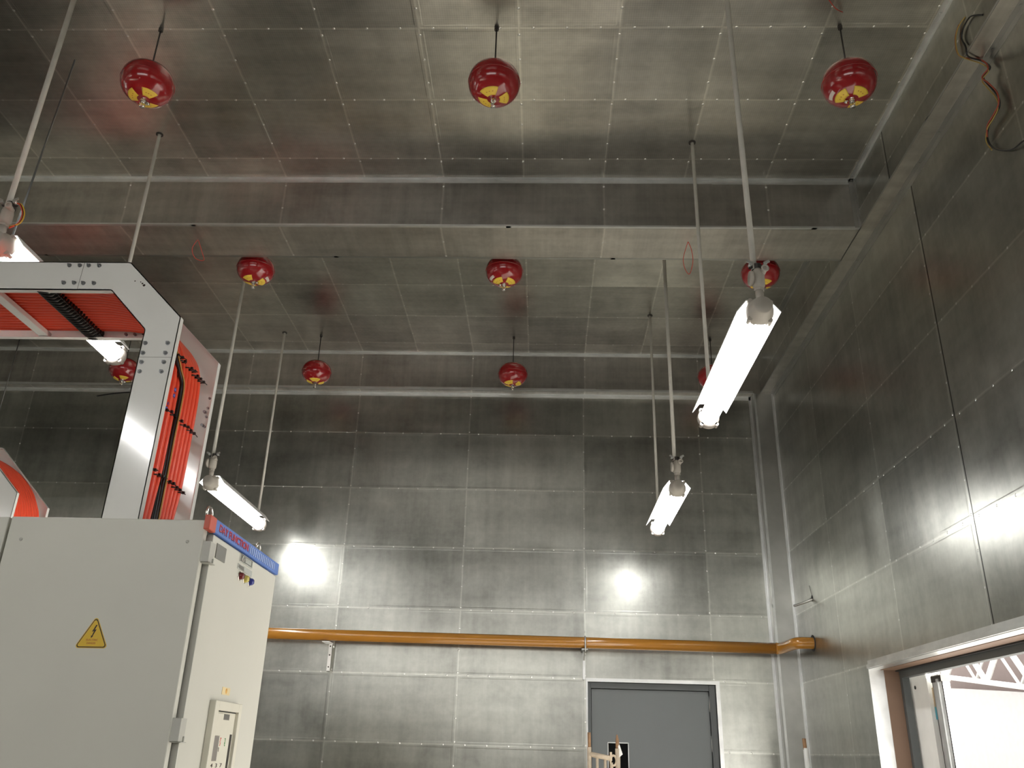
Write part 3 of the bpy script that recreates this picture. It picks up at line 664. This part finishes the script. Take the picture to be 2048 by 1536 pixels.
# orange cables: horizontal run, bend, drop
GCB = 'orange cables in the big white tray'
def cpath(yh, yv, dx=0.0, xl=-4.2):
    pts = [(xl, yh, 3.283), (-2.6, yh, 3.283), (-1.95, yh, 3.283), (-1.80, yh, 3.276), (-1.68, (yh * 2 + yv) / 3, 3.246), (-1.575, (yh + yv) / 2, 3.180), (-1.508, (yh + yv * 2) / 3, 3.105), (-1.470, yv, 3.030), (-1.452 - dx, yv, 2.94), (-1.450 - dx, yv, 2.78), (-1.452 - dx, yv, 2.55)]
    m_ = 3.01 if yv < 3.08 else 3.185
    pts += [(-1.455 - dx, m_ + (yv - m_) * .85, 2.42), (-1.458 - dx, m_ + (yv - m_) * .72, 2.31)]
    return smooth_path(pts, 6)
def vy(i): return 2.944 + .0207 * i if i < 7 else 3.112 + .0168 * (i - 7)
ORD = ['nearest', 'second', 'third', 'fourth', 'fifth', 'sixth', 'seventh', 'eighth', 'ninth', 'tenth', 'eleventh', 'twelfth', 'thirteenth', 'fourteenth', 'fifteenth', 'sixteenth', 'seventeenth', 'eighteenth', 'nineteenth', 'twentieth']
cables = []
for i in range(18):
    yh = 2.942 + .0238 * i; yv = vy(i)
    c = MB().tube(cpath(yh, yv, .006 * (i % 2)), .0112, 10).build('orange_cable', m_orange)
    lb = 'orange cable in the near bundle of the big tray, %s from its near rail' % ORD[i] if i < 7 else 'orange cable in the far bundle of the big tray, %s from its far rail' % ORD[17 - i]
    tag(c, lb, 'cable', GCB); cables.append(c)
for (i, z) in ((5, 2.87), (5, 2.845), (4, 2.80), (3, 2.775), (2, 2.72), (1, 2.68)):
    MB().cyl((-1.452, vy(i), z - .006), (-1.452, vy(i), z + .006), .0125, 12).build('blue_marker', m_bluem, cables[i])
for mt, dy, dx, nm, lb in ((m_black, 0, .010, 'black_cable', 'black cable running down the gap between the two bundles of orange cables'), (m_black, .006, -.010, 'black_cable', 'second black cable tucked deeper in the gap between the orange bundles'), (m_dyel, -.004, .021, 'yellow_wire', 'thin yellow wire lying on the black cable between the orange bundles')):
    pts = [(-1.60, 2.95 + dy, 3.19 + dx), (-1.50, 2.962 + dy, 3.11 + dx), (-1.462 + dx, 2.985 + dy, 3.02), (-1.448 + dx, 3.035 + dy, 2.95), (-1.444 + dx, 3.078 + dy, 2.90), (-1.444 + dx, 3.086 + dy, 2.80), (-1.444 + dx, 3.082 + dy, 2.70), (-1.446 + dx, 3.088 + dy, 2.55), (-1.450 + dx, 3.094 + dy, 2.31)]
    o = MB().tube(smooth_path(pts, 6), .0085 if nm == 'black_cable' else .0028, 8).build(nm, mt)
    tag(o, lb, 'wire' if nm == 'yellow_wire' else 'cable')
# cable ties: three rows on the drop, one dense row on a rung
def tie_v(yc, z, tilt, lab, grp):
    x0, hw, hx = -1.455, .0185, .0165
    pts = []
    for k in range(20):
        a = 2 * math.pi * k / 20; cx = math.copysign(abs(math.cos(a)) ** .6, math.cos(a)); sx = math.copysign(abs(math.sin(a)) ** .6, math.sin(a))
        pts.append((x0 + hx * sx, yc + hw * cx, z + tilt * cx))
    mb = MB().tube(pts, .0028, 6, True)
    mb.box(x0 + hx, x0 + hx + .009, yc - .005, yc + .005, z - .005, z + .005)
    q = (x0 + hx + .006, yc, z); e = (x0 + hx + random.uniform(.010, .022), yc + random.uniform(-.012, .012), z - random.uniform(.004, .016)); mb.tube([q, e], .0018, 5)
    return tag(mb.build('cable_tie', m_black), lab, 'cable tie', grp)
for z, rn in ((3.000, 'upper'), (2.770, 'middle'), (2.522, 'lower')):
    for k in range(9):
        yc = (vy(2 * k) + vy(2 * k + 1)) / 2 if k != 3 else vy(6)
        tie_v(yc, z + random.uniform(-.006, .006), .004, 'black cable tie on the orange cables, %s row, %s from the near rail' % (rn, ORD[k]), '%s row of cable ties' % rn)
for k in range(20):
    y = 2.945 + k * .0218; pts = []
    for j in range(20):
        a = 2 * math.pi * j / 20; pts.append((-2.005 + .036 * math.cos(a) , y + .008 * math.cos(a) + .003 * math.sin(a), 3.268 + .030 * math.sin(a)))
    mb = MB().tube(pts, .0052, 6, True); mb.tube([(-1.972, y, 3.262), (-1.958, y + .006, 3.243)], .003, 5)
    mb.tube([(-2.038, y + .01, 3.25), (-2.0, y + .004, 3.238), (-1.975, y - .006, 3.252)], .003, 5)
    tag(mb.build('cable_tie', m_black), 'black cable tie of the dense herringbone row, %s from the near rail' % ORD[k], 'cable tie', 'dense row of cable ties on the rung')

# second, farther tray (left edge)
t2, rails2, _ = tray('smaller-looking white cable tray at the far left, behind the cabinet row', 6.03, 6.484, -2.467, .150, -6.6, CZ + .004, .245)
GC2 = 'orange cables in the far left tray'
for i in range(12):
    yh = 6.065 + .036 * i; e = .14 * (11 - i) / 11 * .0
    pts = [(-6.5, yh, 3.675), (-4.65, yh, 3.675), (-4.42, yh, 3.655), (-4.22, yh, 3.555), (-4.08, yh, 3.425), (-3.99, max(yh - .03, 6.062), 3.31), (-3.925, max(yh - .05, 6.062), 3.17), (-3.905, max(6.18 + (yh - 6.25) * .72, 6.062), 3.0), (-3.905, 6.18 + (yh - 6.25) * .66, 2.31)]
    tag(MB().tube(smooth_path(pts, 5), .018, 10).build('orange_cable', m_orange), 'orange cable in the far left tray, %s counted from its near rail' % ORD[i], 'cable', GC2)
tag(MB().tube(smooth_path([(-4.02, 6.075, 3.33), (-3.915, 6.065, 3.15), (-3.90, 6.062, 2.31)], 6), .018, 8).build('yellow_cable', m_yelw), 'yellow cable beside the rail of the far left tray', 'cable')

# ------------------------------------------------------------------ ochre pipe with brackets
pp = thing('ochre_pipe', 'long ochre-painted pipe along the back wall, ending in the right wall', 'pipe', (0, 7.37, 2.46))
def pz(x): return 2.473 - (x + 2.275) * .0058
straight = [(x, 7.345, pz(x)) for x in (-6.5, -2.3, 0, 1.905)]
MB().tube(straight, .045, 24).build('straight_run', m_pipe, pp)
MB().tube(smooth_path([(1.90, 7.345, pz(1.90)), (1.930, 7.33, 2.449), (1.950, 7.27, 2.450), (1.962, 7.16, 2.453), (1.974, 7.06, 2.455), (1.995, 7.01, 2.455), (2.03, 7.00, 2.455), (2.10, 7.00, 2.455)], 6), .045, 24).build('offset_bend', m_pipe, pp)
for x in (1.905, 0.36):
    MB().tube([(x - .004, 7.345, pz(x)), (x + .004, 7.345, pz(x))], .0468, 24).build('weld_seam', m_pipe, pp)
MB().lathe([(.0, .0), (.062, .0), (.062, -.002), (0, -.002)], (2.0995, 7.0, 2.455), 'x', 20).build('wall_opening', m_dark, pp)
br = thing('pipe_bracket', 'white perforated angle bracket under the ochre pipe, left', 'bracket', (-1.77, 7.42, 2.3))
MB().box(-1.785, -1.758, 7.43, 7.434, 2.19, 2.415).box(-1.785, -1.781, 7.434, 7.50, 2.19, 2.415).build('upright', m_white, br)
MB().box(-1.815, -1.755, 7.30, 7.45, 2.409, 2.415).box(-1.785, -1.758, 7.43, 7.50, 2.19, 2.194).build('shelf', m_white, br)
for z in (2.39, 2.32, 2.225): MB().lathe([(0, 7.4285), (.006, 7.4285), (.006, 7.430), (0, 7.430)], (-1.7715, 0, z), 'y', 10).build('slot', m_dark, br)
br = thing('pipe_clamp_bracket', 'galvanised U-bolt bracket holding the ochre pipe above the door corner', 'bracket', (.35, 7.42, 2.3))
MB().box(.335, .355, 7.44, 7.444, 2.18, 2.40).box(.335, .339, 7.444, 7.50, 2.18, 2.40).build('upright', m_trim, br)
MB().box(.32, .37, 7.31, 7.50, 2.397, 2.409).obox((.345, 7.38, 2.36), (0, 1, -.5), Xv, (0, .5, 1), .07, .006, .003).build('shelf', m_trimd, br)
c = (7.345, pz(.35)); pts = [(.35, c[0] - .05, c[1] - .075), (.35, c[0] - .05, c[1])] + [(.35, c[0] - .05 * math.cos(a), c[1] + .05 * math.sin(a)) for a in [i * math.pi / 8 for i in range(1, 8)]] + [(.35, c[0] + .05, c[1]), (.35, c[0] + .05, c[1] - .075)]
MB().tube(pts, .006, 8).build('u_bolt', m_trim, br)
MB().lathe([(0, 0), (.011, 0), (.011, .012), (0, .012)], (.35, 7.315, 2.385), 'z', 6, False).build('nut', m_darksteel, br)

# ------------------------------------------------------------------ small things on the right wall
tag(MB().box(1.98, 2.105, 6.885, 6.915, 2.745, 2.775).build('tmp', m_dark)); bpy.data.objects.remove(bpy.data.objects['tmp'], do_unlink=True)
cs = thing('conduit_stub', 'short bent grey conduit sticking out of a hole in the right wall', 'conduit', (2.1, 6.89, 2.77))
MB().tube(smooth_path([(2.105, 6.89, 2.775), (2.085, 6.90, 2.768), (2.05, 6.93, 2.755), (2.00, 6.99, 2.742), (1.985, 7.01, 2.739)], 5), .009, 10).build('pipe_end', m_trimd, cs)
MB().lathe([(0, 0), (.024, 0), (.024, -.002), (0, -.002)], (2.0995, 6.90, 2.782), 'x', 16).build('wall_hole', m_dark, cs)
MB().tube(smooth_path([(2.099, 6.895, 2.79), (2.094, 6.90, 2.84), (2.096, 6.93, 2.885)], 5), .002, 6).build('loose_wire', m_plate, cs)
wb_ = thing('loose_wire_bundle', 'loose black, yellow and red wires dangling on the upper right wall', 'wires', (2.09, 3.1, 4.12))
low = [(2.07, 3.238, 4.708), (2.075, 3.202, 4.634), (2.065, 3.252, 4.620), (2.075, 3.244, 4.567), (2.08, 3.208, 4.475), (2.08, 3.208, 4.416), (2.075, 3.250, 4.394), (2.08, 3.326, 4.390), (2.085, 3.364, 4.347), (2.085, 3.337, 4.276), (2.085, 3.269, 4.205), (2.085, 3.197, 4.156), (2.085, 3.118, 4.136), (2.097, 3.075, 4.117)]
up = [(1.985, 3.02, 4.775), (1.975, 3.06, 4.815), (1.975, 3.110, 4.850), (1.975, 3.175, 4.846), (1.975, 3.202, 4.811), (1.975, 3.186, 4.747), (1.985, 3.20, 4.70)]
up2 = [(1.985, 3.15, 4.90), (1.977, 3.198, 4.897), (1.972, 3.240, 4.859), (1.97, 3.250, 4.774), (1.98, 3.225, 4.715)]
MB().tube(smooth_path(up + low, 6), .0042, 8).build('black_wire', m_black, wb_)
MB().tube(smooth_path(up2 + [(x - .004, y + .008, z - .008) for x, y, z in low[:10]], 6), .0028, 8).build('yellow_wire', m_dyel, wb_)
MB().tube(smooth_path([(x + .002, y + .006, z + .008) for x, y, z in up2[1:]] + [(x - .006, y - .004 + .010 * math.sin(i * 1.3), z + .003) for i, (x, y, z) in enumerate(low[:9])], 6), .0034, 8).build('red_wire', m_brownw, wb_)
MB().tube(smooth_path([(2.098, 3.085, 4.14), (2.085, 3.09, 4.13), (2.098, 3.05, 4.09)], 4), .007, 8).build('black_sleeve', m_black, wb_)

def loop(label, pts, cat='wire loop'):
    tag(MB().tube(smooth_path(pts, 6), .0022, 6).build('red_wire_loop', m_redw), label, cat)
loop('thin red wire loop hanging from the cross beam, left of the left red ball', [(-2.352, 4.863, 4.722), (-2.385, 4.88, 4.66), (-2.36, 4.90, 4.60), (-2.30, 4.90, 4.585), (-2.315, 4.88, 4.64), (-2.348, 4.863, 4.722)])
loop('thin red wire loop hanging from the cross beam beside the near lamp rod', [(.922, 4.852, 4.722), (.895, 4.90, 4.63), (.905, 4.93, 4.57), (.935, 4.94, 4.53), (.955, 4.90, 4.60), (.945, 4.87, 4.67), (.924, 4.852, 4.722)])
loop('short red wire tail poking out of the ceiling beside the right-hand front ball', [(1.37, 3.21, ZC + .002), (1.40, 3.235, ZC - .02), (1.43, 3.26, ZC - .03), (1.475, 3.295, ZC - .015)], 'wire')
tag(MB().tube(smooth_path([(-4.22, 7.36, 4.592), (-4.08, 7.36, 4.618), (-3.92, 7.36, 4.635), (-3.70, 7.38, 4.650), (-3.6, 7.495, 4.66)], 5), .007, 8).build('black_cable', m_black), 'short black cable on the back wall behind the white tray post', 'cable')

# ------------------------------------------------------------------ scaffold frame in front of the door
sf = thing('scaffold', 'cream and rust painted scaffold end standing before the blue-grey door', 'scaffold', (.45, 6.9, 0))
MB().tube([(.355, 6.9, 0), (.355, 6.9, 1.665)], .016, 12).build('upright', m_scaf, sf)
MB().tube([(.356, 6.9, 1.655), (.354, 6.9, 1.765)], .012, 12).build('spigot', m_rust, sf)
MB().tube([(.560, 6.9, 0), (.563, 6.9, 1.66)], .018, 12).build('upright', m_scaf, sf)
MB().tube([(.562, 6.9, 1.65), (.561, 6.9, 1.72), (.560, 6.9, 1.755)], .012, 12, rs=[.014, .012, .005]).build('spigot', m_rust, sf)
MB().tube([(.355, 6.9, 1.618), (.50, 6.9, 1.594), (.515, 6.9, 1.585)], .018, 12).build('top_rail', m_scaf, sf)
for x in (.412, .470): MB().tube([(x, 6.9, 0.3), (x, 6.9, 1.600)], .011, 10).build('inner_bar', m_scaf, sf)
MB().tube([(.515, 6.9, 0.3), (.515, 6.9, 1.565)], .013, 10).build('inner_bar', m_scaf, sf)
MB().tube([(.530 + .022 * math.cos(a), 6.895, 1.578 + .034 * math.sin(a)) for a in [i * math.pi / 8 for i in range(16)]], .008, 8, True).box(.505, .520, 6.88, 6.92, 1.575, 1.635).build('coupler', m_scaf, sf)
MB().prism([(.572, 1.60), (.598, 1.622), (.575, 1.690), (.566, 1.675)], 'y', 6.885, 6.890).build('brace_latch', m_white, sf)
for z in (.3, 1.0): MB().tube([(.355, 6.9, z), (.56, 6.9, z)], .012, 10).build('cross_rail', m_scaf, sf)
sp2 = thing('scaffold_pole', 'rust and white painted scaffold pole standing in the back right corner', 'scaffold', (1.93, 6.9, 0))
MB().tube([(1.935, 6.9, 0), (1.935, 6.9, 1.70)], .019, 12).build('upright', m_white, sp2)
MB().tube([(1.930, 6.9, 1.69), (1.929, 6.9, 1.765)], .014, 12).build('spigot', m_rust, sp2)
